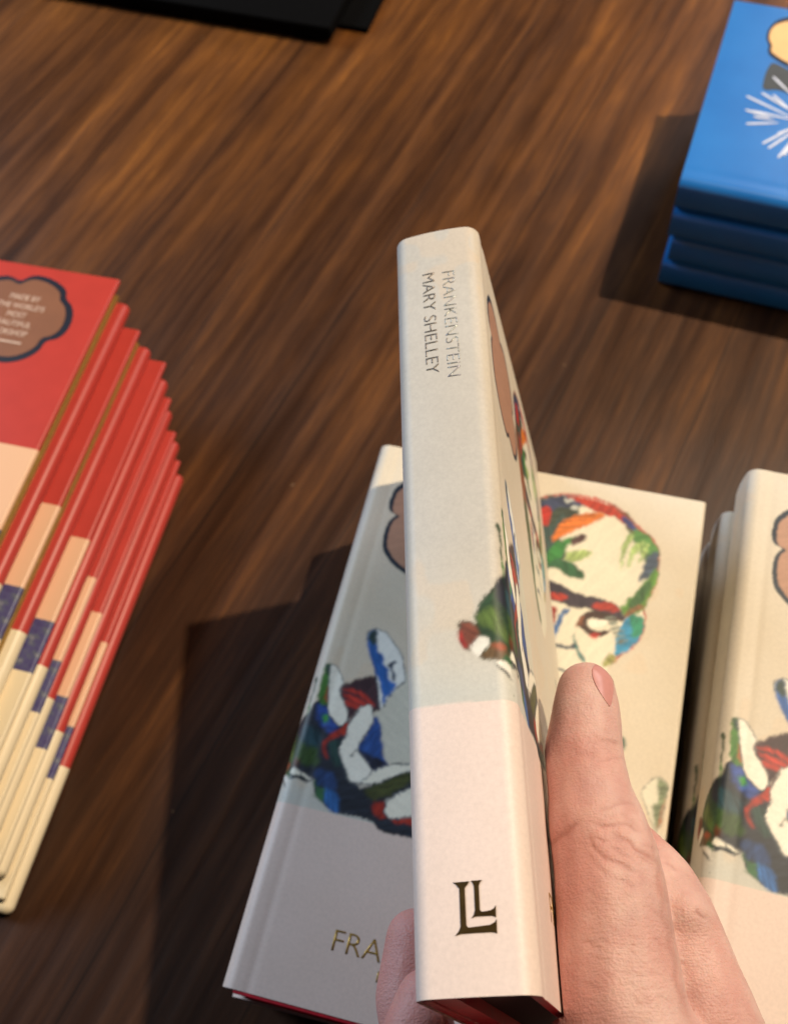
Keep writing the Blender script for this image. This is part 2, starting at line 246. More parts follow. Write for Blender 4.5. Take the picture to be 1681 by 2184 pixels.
,((236,233,215),0,0.35,[(39.5,71.5),(41.2,74.2),(45.4,78.3),(50.0,80.5),(52.4,70.2),(47.6,68.8),(41.9,66.7),(39.5,68.8)])
,((236,233,215),0,0.35,[(28.8,79.6),(32.6,83.2),(38.3,86.0),(43.3,87.1),(48.2,88.2),(48.7,86.2),(43.9,84.6),(40.0,82.5),(36.0,79.2),(32.4,77.9),(29.6,76.5),(28.1,77.6)])
,((40,50,62),0,0.35,[(28.0,79.4),(32.6,83.4),(38.3,86.3),(43.1,87.6),(43.2,87.3),(38.4,85.9),(32.7,83.1),(28.9,79.2)])
,((236,233,215),0,0.35,[(-1.4,74.6),(0.1,76.3),(2.3,76.6),(6.6,75.2),(10.6,73.3),(8.9,72.8),(5.9,73.3),(1.6,72.9)])
,((40,50,56),0,0.35,[(0.9,73.9),(3.6,74.1),(6.5,74.0),(9.9,73.4),(11.0,73.8),(9.7,72.8),(6.5,72.8),(3.2,72.8),(1.2,73.4)])
,((40,50,56),0,0.35,[(5.2,75.7),(6.3,74.7),(7.1,73.3),(6.3,73.4)])
,((74,128,54),0.3,0.35,[(3.9,104.0),(3.3,111.2),(3.2,117.3),(4.2,118.7),(5.7,118.6),(6.0,114.4),(7.4,108.6),(8.5,103.3),(6.3,102.0)])
,((40,70,60),0.7,0.35,[(3.2,117.3),(4.2,118.7),(5.7,118.6),(5.7,116.1),(5.0,114.2)])
,((166,90,46),0.6,0.35,[(6.2,109.2),(7.4,109.5),(9.0,103.0),(7.1,104.3)])
,((240,238,224),0,0.2,[(5.4,118.6),(7.7,118.3),(10.2,115.4),(11.7,112.2),(11.3,109.5),(12.5,106.8),(15.0,103.9),(17.1,99.8),(16.7,97.6),(14.8,96.1),(12.6,97.5),(10.0,99.4),(8.7,102.5),(7.4,108.6),(6.0,114.4)])
,((68,44,52),0.2,0.35,[(11.9,111.4),(16.3,114.6),(23.3,118.3),(26.3,116.4),(28.2,111.2),(29.0,107.1),(26.3,103.1),(24.7,106.2),(23.8,106.4),(20.7,104.0),(20.3,102.6),(17.4,99.4),(15.3,104.0),(12.3,107.6)])
,((190,56,44),0.4,0.35,[(11.6,110.0),(15.6,110.9),(20.8,110.0),(25.7,107.2),(26.0,106.0),(21.3,108.3),(15.9,109.7)])
,((190,56,44),0.4,0.35,[(12.6,108.1),(17.1,108.3),(22.5,106.9),(25.2,105.8),(22.0,105.5),(16.9,106.1)])
,((190,56,44),0.4,0.35,[(14.4,105.9),(18.7,105.6),(21.3,105.0),(19.2,103.6),(15.8,103.7)])
,((232,234,228),0,0.2,[(16.3,132.8),(16.8,135.3),(19.0,136.8),(22.7,136.2),(27.0,132.6),(30.9,128.5),(33.7,122.4),(34.7,118.3),(32.2,114.7),(29.9,110.3),(28.6,105.8),(23.7,118.4)])
,((44,100,178),0.4,0.35,[(16.3,132.8),(16.8,135.3),(19.0,136.7),(20.2,132.3),(22.0,128.2),(23.9,127.7),(25.6,123.2),(27.6,121.1),(28.5,117.8),(31.6,116.7),(31.8,114.2),(29.5,110.2),(29.0,107.1),(26.9,113.1),(23.7,118.4),(20.4,123.0),(17.7,128.1)])
,((42,66,62),0.8,0.35,[(16.4,132.8),(17.1,135.1),(19.0,136.5),(20.5,131.9),(19.1,129.8)])
,((40,62,90),0.3,0.35,[(26.7,123.1),(29.0,125.8),(29.7,125.0),(29.2,123.2),(31.3,118.4),(30.1,117.7),(28.4,121.2)])
,((44,84,156),0.4,0.35,[(26.5,102.3),(29.4,100.9),(31.6,95.2),(34.1,88.4),(36.0,85.6),(31.0,81.7),(29.0,84.8),(24.1,88.1),(23.3,89.6),(25.1,93.7),(26.7,98.6)])
,((34,38,56),0.8,0.35,[(24.0,88.5),(28.7,87.6),(34.1,86.8),(36.0,85.6),(31.0,81.6),(29.0,84.8)])
,((240,238,224),0,0.2,[(23.5,106.3),(24.8,105.8),(26.5,101.1),(26.3,98.5),(24.9,94.5),(23.5,89.6),(25.3,86.8),(28.2,84.6),(31.0,81.7),(28.8,78.0),(27.1,76.8),(23.9,76.8),(21.2,80.6),(18.2,85.1),(17.3,89.0),(18.7,93.0),(18.3,97.5),(20.4,102.2),(21.4,104.6)])
,((60,64,70),0.3,0.35,[(21.9,85.6),(23.1,88.7),(23.5,89.2),(23.1,87.1),(22.6,85.3)])
,((60,70,80),0.3,0.35,[(23.9,76.8),(21.2,80.6),(18.6,84.4),(20.8,79.3),(23.2,76.3),(27.5,75.3),(28.8,76.4),(26.4,76.2)])]
BW, BH, BT = .1379, .222, .0269
def vnoise(shape, cell, ang=0.):
    h, w_ = shape; yy, xx = np.mgrid[0:h, 0:w_].astype(float)
    c, s = math.cos(ang), math.sin(ang); X = (xx * c + yy * s) / cell[0]; Y = (-xx * s + yy * c) / cell[1]
    X -= X.min(); Y -= Y.min(); g = rng.random((int(Y.max()) + 3, int(X.max()) + 3)); i = Y.astype(int); j = X.astype(int); a = Y - i; b = X - j
    a = a * a * (3 - 2 * a); b = b * b * (3 - 2 * b)
    return (g[i, j] * (1 - a) * (1 - b) + g[i + 1, j] * a * (1 - b) + g[i, j + 1] * (1 - a) * b + g[i + 1, j + 1] * a * b) - .5
def chaikin(p, k=2):
    p = np.array(p, float)
    for _ in range(k):
        q = np.roll(p, -1, 0); p = np.stack([p * .75 + q * .25, p * .25 + q * .75], 1).reshape(-1, 2)
    return p
def smooth_poly(p, k=4):
    p = np.array(p, float); a, b, c, d = np.roll(p, 1, 0), p, np.roll(p, -1, 0), np.roll(p, -2, 0); out = []
    for t in np.arange(k) / k: out.append(b + .5 * t * (c - a) * .8 + t * t * ((3 * (c - b)) - .8 * (c - a) - .4 * (d - b)) + t ** 3 * (-2 * (c - b) + .4 * (c - a) + .4 * (d - b)) + 0 * p)
    return np.stack(out, 1).reshape(-1, 2)
class Raster:
    def __init__(s, u0, u1, v0, v1, res):
        s.u0, s.v0, s.res = u0, v0, res; s.w = int((u1 - u0) / res) + 1; s.h = int((v1 - v0) / res) + 1
        s.im = np.zeros((s.h, s.w, 3)); s.V, s.U = np.mgrid[0:s.h, 0:s.w] * res; s.U += u0; s.V += v0
        s.wu = vnoise((s.h, s.w), (5, 5)) + .6 * vnoise((s.h, s.w), (2, 2)); s.wv = vnoise((s.h, s.w), (5, 5)) + .6 * vnoise((s.h, s.w), (2, 2))
        s.str = [vnoise((s.h, s.w), (22, 2.5), a) + .6 * vnoise((s.h, s.w), (9, 1.6), a + .3) for a in (.3, 1.1, 1.9, 2.6)]
    def fill(s, col, soft, warp, pts, tex=.5, k=0):
        p = smooth_poly(pts); lo = p.min(0) - 2 - 3 * soft; hi = p.max(0) + 2 + 3 * soft
        a0, a1 = max(0, int((lo[0] - s.u0) / s.res)), min(s.w, int((hi[0] - s.u0) / s.res) + 1)
        b0, b1 = max(0, int((lo[1] - s.v0) / s.res)), min(s.h, int((hi[1] - s.v0) / s.res) + 1)
        if a1 <= a0 or b1 <= b0: return
        sl = (slice(b0, b1), slice(a0, a1)); wp = warp * (1 + soft)
        X = s.U[sl] + wp * s.wu[sl] * 1.6; Y = s.V[sl] + wp * s.wv[sl] * 1.6; ins = np.zeros(X.shape, bool)
        for (x0, y0), (x1, y1) in zip(p, np.roll(p, -1, 0)):
            if y0 == y1: continue
            m = ((y0 > Y) != (y1 > Y)) & (X < (x1 - x0) * (Y - y0) / (y1 - y0) + x0); ins ^= m
        al = ins.astype(float)
        for _ in range(int(1 + soft * 6)):
            b = np.pad(al, 1, mode='edge'); al = (b[1:-1, 1:-1] * 2 + b[:-2, 1:-1] + b[2:, 1:-1] + b[1:-1, :-2] + b[1:-1, 2:]) / 6
        c = np.array(lin(col)); st = s.str[k % 4][sl][..., None]
        light = c.mean() > .5
        cc = np.clip(c * (1 + st * (.1 if light else tex * 1.5)), 0, 1)
        s.im[sl] = s.im[sl] * (1 - al[..., None]) + cc * al[..., None]
    def sample(s, u, v):
        x = np.clip((u - s.u0) / s.res, 0, s.w - 1.001); y = np.clip((v - s.v0) / s.res, 0, s.h - 1.001); i = y.astype(int); j = x.astype(int); a = (y - i)[:, None]; b = (x - j)[:, None]
        return s.im[i, j] * (1 - a) * (1 - b) + s.im[i + 1, j] * a * (1 - b) + s.im[i, j + 1] * (1 - a) * b + s.im[i + 1, j + 1] * a * b
RA = Raster(-29, 139, -1, 223, .3)
up = np.array(lin((222, 211, 191))); dn = np.array(lin((233, 213, 202)))
blot = vnoise((RA.h, RA.w), (60, 60)) + .6 * vnoise((RA.h, RA.w), (20, 20))
RA.im[:] = up * (1 + .05 * blot[..., None] * np.array([.6, 1, 1.6])); 
cool = np.array(lin((202, 206, 200))); g = np.clip(1 - np.abs(RA.V - 66) / 18, 0, 1)[..., None] * .8
RA.im = RA.im * (1 - g) + cool * g
sp = np.array(lin((198, 193, 184))); k = np.clip((3.5 - RA.U) / 5, 0, 1)[..., None] * np.clip((RA.V - 50) / 60, .35, 1)[..., None]      # the spine is coloured greyer and mottled
mott = vnoise((RA.h, RA.w), (4, 4)) + .7 * vnoise((RA.h, RA.w), (9, 9)); RA.im = RA.im * (1 - k) + sp * (1 + .05 * mott[..., None] * np.array([1, 1, .9])) * k
warm = np.array(lin((226, 196, 160))); tan = np.clip((blot - .28) * 3, 0, .22)[..., None]; RA.im = RA.im * (1 - tan) + warm * tan
low = RA.V < 63.6 - .02 * RA.U * (RA.U < 0); RA.im[low] = dn
for col, so, wa, pts in BADGE: RA.fill(col, so, wa, pts, .08)
def grow(p, d):
    p = smooth_poly(p, 2); t = np.roll(p, -1, 0) - np.roll(p, 1, 0); t /= np.linalg.norm(t, axis=1)[:, None] + 1e-9; A = .5 * np.sum(p[:, 0] * np.roll(p[:, 1], -1) - np.roll(p[:, 0], -1) * p[:, 1])
    return p + np.stack([t[:, 1], -t[:, 0]], 1) * d * (1 if A > 0 else -1)
for i, (col, so, wa, pts) in enumerate(ART):
    v_ = np.mean([q[1] for q in pts]); white = min(col) > 212
    if white and v_ < 148 and so < .5 and np.ptp([q[1] for q in pts]) > 3: RA.fill((74, 82, 96), .1, wa, grow(pts, .42), .3, i)
    RA.fill(tuple(min(255, c + 12) for c in col) if white else col, so, wa, pts, .5, i)
for i, (col, so, wa, pts) in enumerate(LEAF): pts = [(min(x, 1.5), y) for x, y in pts]; RA.fill(col, so, wa, pts, .5, i)
yy_, xx_ = np.mgrid[0:RA.h, 0:RA.w]; rag = RA.str[1] + vnoise((RA.h, RA.w), (7, 1.3), .9)         # ragged brush edges in the painted area
amp = (np.clip((RA.V - 64.5) / 3, 0, 1) * ((RA.U > 63) | (RA.V < 158)) * 1.0)
RA.im = RA.im[np.clip((yy_ + rag * .9 * amp), 0, RA.h - 1).astype(int), np.clip((xx_ - rag * .7 * amp), 0, RA.w - 1).astype(int)]
th_ = (vnoise((RA.h, RA.w), (30, 30)) + .5 * vnoise((RA.h, RA.w), (12, 12))) * 5.5; acc = np.zeros_like(RA.im)      # drag the paint along brush strokes
for k in range(-5, 6):
    q = k * .5 * amp; acc += RA.im[np.clip(yy_ + q * np.sin(th_) + .5, 0, RA.h - 1).astype(int), np.clip(xx_ + q * np.cos(th_) + .5, 0, RA.w - 1).astype(int)]
RA.im = RA.im * .5 + acc / 11 * .5
def profile(T, W, r=.0042, bulge=.0011, flap=.03, ds=.0004):
    """points (x, z, u) of the unfolded jacket, front fore-edge -> spine -> back fore-edge; u in metres (front 0..W, spine 0..-T)"""
    pts = []
    for x in np.arange(W - flap, W, .003): pts.append((x, T - .0031, W))
    for a in np.linspace(-90, 90, 7)[1:-1]: pts.append((W + .0014 * math.cos(math.radians(a)), T - .0015 + .0015 * math.sin(math.radians(a)), W))
    gr = lambda x: .00018 * math.exp(-((x - .0088) / .0016) ** 2)        # the hinge groove of the cover
    for x in np.arange(W, r, -ds): pts.append((x, T - gr(x), x))
    half = []; n = 14
    for a in np.linspace(0, 90, n + 1): half.append((r - r * math.sin(math.radians(a)), T - r + r * math.cos(math.radians(a))))
    m = int((T / 2 - r) / ds)
    for z in np.linspace(T - r, T / 2, m + 1)[1:]: half.append((0, z))
    full = half + [(x, T - z) for x, z in half[::-1][1:]]
    full = np.array(full); full[:, 0] -= bulge * (1 - ((full[:, 1] - T / 2) / (T / 2)) ** 2) * (full[:, 0] < r * .999)
    d = np.r_[0, np.cumsum(np.hypot(*np.diff(full, axis=0).T))]; u = r + (-T - 2 * r) * d / d[-1]
    pts += [(x, z, uu) for (x, z), uu in zip(full, u)]
    for x in np.linspace(r, W, 24)[1:]: pts.append((x, gr(x), -T - .0005))
    for a in np.linspace(90, -90, 7)[1:-1]: pts.append((W + .0014 * math.cos(math.radians(a)), .0015 - .0015 * math.sin(math.radians(a)), -T - .0005))
    for x in np.arange(W, W - flap, -.003): pts.append((x, .0031, -T - .0005))
    return np.array(pts)
def jacket_mesh(T, W, H, raster, dv=.00045, ds=.0004, name='jacket', wav=.0002):
    P = profile(T, W, ds=ds); nu = len(P); nv = int(H / dv) + 1; v = np.linspace(0, H, nv)
    co = np.zeros((nv, nu, 3)); co[:, :, 0] = P[None, :, 0]; co[:, :, 2] = P[None, :, 1]; co[:, :, 1] = v[:, None]
    vert = co.reshape(-1, 3); idx = np.arange(nv * nu).reshape(nv, nu)
    f = np.stack([idx[:-1, :-1], idx[:-1, 1:], idx[1:, 1:], idx[1:, :-1]], -1).reshape(-1, 4)[:, ::-1]
    me = bpy.data.meshes.new(name); me.vertices.add(len(vert)); me.vertices.foreach_set('co', vert.ravel()); me.loops.add(f.size); me.loops.foreach_set('vertex_index', f.ravel())
    me.polygons.add(len(f)); me.polygons.foreach_set('loop_start', np.arange(len(f)) * 4); me.polygons.foreach_set('loop_total', np.full(len(f), 4)); me.update(calc_edges=True)
    U = np.repeat(P[None, :, 2] * 1000, nv, 0).ravel(); V = np.repeat(v[:, None] * 1000, nu, 1).ravel()
    c = raster(U, V); a = me.color_attributes.new('paint', 'FLOAT_COLOR', 'POINT'); a.data.foreach_set('color', np.c_[c, np.ones(len(c))].ravel())
    me.polygons.foreach_set('use_smooth', [True] * len(me.polygons))
    return me
def lettering(name, text, size, xf, mat, parent, width=None, thin=0., spacing=1.):
    """flat foil letters; xf maps (x along line, y up) in metres to the parent's space"""
    cu = bpy.data.curves.new(name, 'FONT'); cu.body = text; cu.size = 1; cu.offset = thin; cu.space_character = spacing; cu.resolution_u = 4
    o = bpy.data.objects.new(name, cu); COL.objects.link(o); dg = bpy.context.evaluated_depsgraph_get(); dg.update()
    me = bpy.data.meshes.new_from_object(o.evaluated_get(dg)); bpy.data.objects.remove(o)
    v = np.empty(len(me.vertices) * 3); me.vertices.foreach_get('co', v); v = v.reshape(-1, 3)
    x0, x1, y0, y1 = v[:, 0].min(), v[:, 0].max(), v[:, 1].min(), v[:, 1].max()
    v[:, 0] = (v[:, 0] - x0) / (x1 - x0) * (width if width else size * (x1 - x0) / (y1 - y0)); v[:, 1] = (v[:, 1] - y0) / (y1 - y0) * size
    bm = bmesh.new(); bm.from_mesh(me)
    for i, b in enumerate(bm.verts): b.co = (v[i, 0], v[i, 1], 0)
    bmesh.ops.subdivide_edges(bm, edges=[e for e in bm.edges if e.calc_length() > .0012], cuts=2)
    g = bmesh.ops.extrude_face_region(bm, geom=bm.faces[:]); 
    for b in [q for q in g['geom'] if isinstance(q, bmesh.types.BMVert)]: b.co.z += .00006
    for b in bm.verts: b.co = xf(b.co.x, b.co.y, b.co.z)
    bmesh.ops.recalc_face_normals(bm, faces=bm.faces[:]); bm.to_mesh(me); bm.free(); me.materials.clear()
    return link(name, me, mat, parent)
def flat_poly(name, pts, z, mat, parent, thick=.00006, smooth=True):
    p = chaikin(pts, 2) if smooth else np.array(pts, float)
    bm = bmesh.new(); f = bm.faces.new([bm.verts.new((x, y, z)) for x, y in p]); bm.normal_update()
    if f.normal.z < 0: f.normal_flip()
    bmesh.ops.triangulate(bm, faces=[f]); g = bmesh.ops.extrude_face_region(bm, geom=bm.faces[:])
    for b in [q for q in g['geom'] if isinstance(q, bmesh.types.BMVert)]: b.co.z += thick
    bmesh.ops.recalc_face_normals(bm, faces=bm.faces[:])
    me = bpy.data.meshes.new(name); bm.to_mesh(me); bm.free(); return link(name, me, mat, parent)
def spine_x(z, T=BT, b=.0011): return -b * (1 - ((z - T / 2) / (T / 2)) ** 2)
ME_hi = jacket_mesh(BT, BW, BH, RA.sample)
ME_lo = jacket_mesh(BT, BW, BH, RA.sample, dv=.0015, ds=.0012, name='jacket_plain')
def white_book(M, label, group, hi=True, gap=False, text=True):
    by = .0002 if gap else -.0012 if hi else .0005
    t = empty('book', M, label, 'book', group)
    link('jacket', ME_hi if hi else ME_lo, M_jacket, t)
    for z0, z1 in ((BT - .0028, BT - .0004), (.0004, .0028)):
        box('cover_board', (.004, by, z0), (BW + .0003, BH - .0006, z1), M_redboard, t, .0004, 2)
    sb = box('spine_board', (.0005, .0006, .0032), (.0022, BH - .0006, BT - .0032), M_redboard, t, .0003, 2)
    box('page_block', (.0035, .0034, .0088 if gap else .0031), (BW - .006, BH - .0035, BT - .0031), M_darkpages if gap else M_pages, t)
    if gap: box('endpaper', (.0028, .0006, .0031), (BW - .006, BH - .0034, .0084), M_redboard, t)
    if text:
        z = BT + .00003
        lettering('title_lettering', 'FRANKENSTEIN', .0070, lambda x, y, d: (.0329 + x, .0193 + y, z + d), M_gold, t, width=.0722, thin=-.012)
        lettering('author_lettering', 'MARY SHELLEY', .0036, lambda x, y, d: (.0502 + x, .0132 + y, z + d), M_gold, t, width=.0378, thin=-.012)
    return t
def spine_text(t):
    def xf(z0, y0):
        def f(x, y, d):
            zz = z0 + y; return (spine_x(zz) - .00005 - d, y0 - x, zz)
        return f
    lettering('spine_title', 'FRANKENSTEIN', .0038, xf(BT - .0117, .2038), M_silver, t, width=.0412, thin=-.02)
    lettering('spine_author', 'MARY SHELLEY', .0038, xf(BT - .0180, .2044), M_dkfoil, t, width=.0395, thin=-.012)
    # monogram: two nested serifed letters L
    A = [(-16.9, 22.9), (-13.2, 22.9), (-13.5, 22.4), (-14.3, 21.6), (-14.35, 13.9), (-13.9, 13.5), (-9.3, 13.8), (-8.2, 14.3), (-7.8, 14.9), (-7.9, 12.0), (-8.6, 12.3), (-15.6, 12.3), (-16.9, 12.0), (-16.0, 12.9), (-15.6, 13.8), (-15.5, 21.5), (-16.2, 22.4)]
    B = [(-12.9, 23.0), (-10.4, 23.0), (-10.9, 22.5), (-11.2, 21.8), (-11.25, 16.9), (-10.8, 16.5), (-9.0, 16.7), (-8.2, 17.1), (-7.8, 17.7), (-7.9, 15.2), (-8.6, 15.6), (-12.3, 15.6), (-13.2, 15.3), (-12.6, 16.0), (-12.3, 16.9), (-12.25, 21.8), (-12.5, 22.5)]
    bm = bmesh.new()
    for L in (A, B):
        f = bm.faces.new([bm.verts.new((u / 1000, v / 1000, 0)) for u, v in L]); r = bmesh.ops.triangulate(bm, faces=[f])
    g = bmesh.ops.extrude_face_region(bm, geom=bm.faces[:])
    for b in [q for q in g['geom'] if isinstance(q, bmesh.types.BMVert)]: b.co.z = .00006
    for b in bm.verts:
        z = BT + b.co.x; b.co = (spine_x(z) - .00012 - b.co.z, b.co.y, z)
    bmesh.ops.recalc_face_normals(bm, faces=bm.faces[:]); me = bpy.data.meshes.new('spine_monogram'); bm.to_mesh(me); bm.free(); link('spine_monogram', me, M_bronze, t)
# ---------------------------------------------------------------- table
tb = box('table', (-1.1, -.75, -.04), (1.1, 1.5, 0), M_wood, None); tag(tb, 'dark brown varnished wooden table with streaky grain under all the books', 'table')
# ---------------------------------------------------------------- centre stack of white books
def pose(x, y, z, deg): return Matrix.Translation((x, y, z)) @ Matrix.Rotation(math.radians(deg), 4, 'Z')
G1 = 'white jacketed books piled below the held book'
white_book(pose(0, 0, 2 * BT + .0003, 0), 'white book with painted bald head, topmost of the pile under the held book', G1)
white_book(pose(-.0012, -.0016, BT + .0002, .3), 'white book second from the top of the pile under the held book, mostly hidden', G1, hi=False, text=False)
white_book(pose(.001, .001, .0001, -.5), 'white book at the bottom of the pile under the held book', G1, hi=False, text=False)
# right stack
G2 = 'white jacketed books piled at the right edge'
for k, (x, y, a) in enumerate(((.1452, -.0005, -.3), (.1448, -.0015, -.6), (.1437, -.002, -.8), (.1462, .0030, -1.1))):
    white_book(pose(x, y, .0001 + k * (BT + .0001), a), ('white book at the bottom of the pile at the right edge of the table', 'white book third from the top of the pile at the right edge',
        'white book just below the topmost one of the pile at the right edge', 'white book with painted hands, topmost of the pile at the right edge')[k], G2, hi=(k == 3), text=(k == 3))
# ---------------------------------------------------------------- held book
HB = np.array([[0.9442, -0.2559, -0.2072], [0.2592, 0.9657, -0.0113], [0.2029, -0.0431, 0.9782]])
HO = np.array([0.0699, 0.003, 0.1404 + HW])
u_, s_, v_ = np.linalg.svd(HB); HB = u_ @ v_
MH = Matrix.Translation(HO) @ Matrix(HB.tolist()).to_4x4()          # held frame: x thickness, y length, z towards the spine
MHB = MH @ Matrix(((0, 0, 1, 0), (0, 1, 0, 0), (-1, 0, 0, 0), (0, 0, 0, 1)))
hb = white_book(MHB, 'white book held upright in a hand with its lettered spine facing up', None, gap=True)
spine_text(hb)
def held(px, zl):       # held-frame point on the line of sight at depth zl (metres)
    r = HB.T @ (RT.T @ np.array([(px[0] - 840.5) / 2200, (px[1] - 1092) / 2200, 1.])); o = HB.T @ (CAM - HO); s = (zl - o[2]) / r[2]; return o + s * r
# ---------------------------------------------------------------- blue stack
def blue_jacket_colour(U, V):
    c = np.tile(np.array(lin((52, 122, 190))), (len(U), 1)); return c
M_blue = N('glossy_blue_jacket', .30, .5); _n = M_blue.noise(M_blue.co(), 40, 2)
M_blue.base(M_blue.ramp(_n, [(.3, lin((34, 114, 192))), (.7, lin((40, 122, 200)))])); M_blue = M_blue.m
ang = -5.6
bc = at((1450, 385), .078); bT = .0194; bW = .1490; bH = .222
ME_blue = jacket_mesh(bT, bW, bH, blue_jacket_colour, dv=.004, ds=.002, name='jacket_blue'); 
for k, (dx, dy, da) in enumerate(((.0015, .001, .25), (.0035, .0005, -.2), (.0005, -.0012, .2), (0, 0, 0))):
    a = ang + da; R = Matrix.Rotation(math.radians(a), 4, 'Z'); ax = R @ Vector((1, 0, 0)); ay = R @ Vector((0, 1, 0))
    # book frame: x (spine->fore-edge) = +ay, y (foot->head) = -ax ; head edge at the visible left
    o = Vector((bc[0], bc[1], 0)) + ax * (bH + dx) + ay * dy; M = Matrix(((ay.x, -ax.x, 0, o.x), (ay.y, -ax.y, 0, o.y), (0, 0, 1, .0001 + k * (bT + .00005)), (0, 0, 0, 1)))
    t = empty('book', M, ('blue book at the bottom of the blue stack', 'blue book second from the bottom of the blue stack', 'blue book just below the topmost blue book', 'blue book with white petals on its cover, topmost of the blue stack')[k], 'book', 'blue books stacked at the upper right')
    link('jacket', ME_blue, M_blue, t); box('page_block', (.004, .003, .003), (bW - .005, bH - .003, bT - .003), M_bluepages, t)
    if k == 3: top_blue = t
loc = top_blue.matrix_world.inverted()
def blue_xy(px): p = at(px, .078); q = loc @ Vector(p); return (q.x, q.y)
M_peach = plain('peach_ink', (238, 190, 130), .45, .4, .05, 80); M_grey = plain('charcoal_ink', (62, 68, 70), .4, .4, .1, 80); M_petal = plain('white_petal_ink', (214, 220, 236), .4, .4, .08, 300)
zt = bT + .00004
flat_poly('badge_outline', [blue_xy(p) for p in ((1637, 62), (1655, 42), (1690, 34), (1740, 40), (1770, 80), (1765, 130), (1720, 160), (1681, 144), (1660, 132), (1641, 119), (1636, 108), (1640, 96), (1633, 84))], zt, M_navy_ink, top_blue)
flat_poly('badge_fill', [blue_xy(p) for p in ((1642, 64), (1657, 50), (1690, 43), (1730, 48), (1760, 80), (1755, 122), (1720, 150), (1684, 136), (1662, 124), (1647, 113), (1643, 107), (1647, 96), (1639, 84))], zt + .00008, M_peach, top_blue)
flat_poly('painted_shoulder', [blue_xy(p) for p in ((1645, 132), (1662, 138), (1682, 150), (1720, 165), (1730, 200), (1690, 205), (1660, 190), (1624, 194), (1628, 168), (1635, 148))], zt + .00004, M_grey, top_blue)
rn = random.Random(5)
pet = []
for (x0, y0, x1, y1) in ((1594, 206, 1690, 252), (1606, 237, 1700, 258), (1594, 264, 1660, 262), (1592, 235, 1640, 250), (1628, 305, 1700, 268), (1640, 315, 1700, 275), (1660, 335, 1705, 280), (1672, 330, 1700, 290), (1650, 166, 1690, 205), (1626, 200, 1700, 245), (1650, 205, 1690, 240), (1660, 285, 1700, 270), (1610, 250, 1650, 256)):
    a = np.array(blue_xy((x0, y0))); b = np.array(blue_xy((x1, y1))); d = (b - a) / np.linalg.norm(b - a); n_ = np.array((-d[1], d[0])) * .0011
    pet.append([a - n_ * .8, a - d * .0012, a + n_ * .8, b + n_ * .4, b - n_ * .4])
for i, p in enumerate(pet): flat_poly('painted_petal', p, zt + .00012 + i * .00002, M_petal, top_blue)
# ---------------------------------------------------------------- red books
def red_mats():
    red = (186, 60, 50); cream = (232, 214, 178); out = []
    for front in (True, False):
        m = N('red_cover' if front else 'red_cover_edge', .40, .5); c = m.n('ShaderNodeTexCoord'); sx = m.n('ShaderNodeSeparateXYZ'); m.l(c.outputs['Object'], sx.inputs[0])
        def scale(o, k):
            q = m.n('ShaderNodeMath', operation='MULTIPLY'); m.l(o, q.inputs[0]); q.inputs[1].default_value = k; return q.outputs[0]
        yy = scale(sx.outputs[1], 1 / .222); n1 = m.noise(c.outputs['Object'], 260, 3); n2 = m.noise(c.outputs['Object'], 90, 3)
        rd = m.ramp(n2, [(.3, tuple(v * .93 for v in lin(red))), (.7, lin(red))])
        if front:
            pur = m.ramp(n1, [(.35, (66, 58, 104)), (.5, (80, 76, 118)), (.62, (88, 94, 108)), (.74, (150, 144, 156))])
            band = m.ramp(yy, [(0, (0, 0, 0)), (.058 / .222, (0, 0, 0)), (.0584 / .222, (1, 1, 1))], 'CONSTANT')
            pan = m.mix(m.ramp(yy, [(0, (0, 0, 0)), (.0785 / .222, (1, 1, 1))], 'CONSTANT'), (0, 0, 0), (1, 1, 1))
            art = m.mix(m.ramp(yy, [(0, (0, 0, 0)), (.0765 / .222, (1, 1, 1))], 'CONSTANT'), (0, 0, 0), (238 / 255,) * 3)
            a2 = m.mix(m.ramp(yy, [(0, (0, 0, 0)), (.0765 / .222, (1, 1, 1))], 'CONSTANT'), (1, 1, 1), (1, 1, 1))
            lower = m.mix(m.ramp(yy, [(0, (0, 0, 0)), (.0525 / .222, (1, 1, 1))], 'CONSTANT'), lin(cream), (1, 1, 1))
            q1 = m.mix(m.ramp(yy, [(0, (0, 0, 0)), (.0515 / .222, (1, 1, 1))], 'CONSTANT'), lin(cream), (0, 0, 0)); m.l(pur, q1.node.inputs[7])
            q2 = m.mix(m.ramp(yy, [(0, (0, 0, 0)), (.0755 / .222, (1, 1, 1))], 'CONSTANT'), (0, 0, 0), lin((228, 182, 146))); m.l(q1, q2.node.inputs[6])
            q3 = m.mix(m.ramp(yy, [(0, (0, 0, 0)), (.1175 / .222, (1, 1, 1))], 'CONSTANT'), (0, 0, 0), (0, 0, 0)); m.l(q2, q3.node.inputs[6]); m.l(rd, q3.node.inputs[7])
            m.base(q3)
        else:
            q = m.mix(m.ramp(yy, [(0, (0, 0, 0)), (.0635 / .222, (1, 1, 1))], 'CONSTANT'), lin(cream), (0, 0, 0)); m.l(rd, q.node.inputs[7]); m.base(q)
        m.bump(n1, .04, .0002); out.append(m.m)
    return out
M_rf, M_rb = red_mats()
rW, rH = .150, .2216
FR = [(-.1542, .2955), (-.1393, .2757), (-.1256, .2675), (-.1212, .2545), (-.1172, .2425), (-.1145, .2330)]
RR = [(-.1466, .2856), (-.1330, .2702), (-.1235, .2610), (-.1207, .2511), (-.1160, .2405), (-.1123, .2282)]
names = ['red book with a brown badge on its cover, topmost of the fanned red stack', 'red book second from the top of the fanned red stack', 'red book third from the top of the fanned red stack',
         'red book fourth from the top of the fanned red stack', 'red book just above the lowest one of the fanned red stack', 'red book lying on the table, lowest of the fanned red stack']
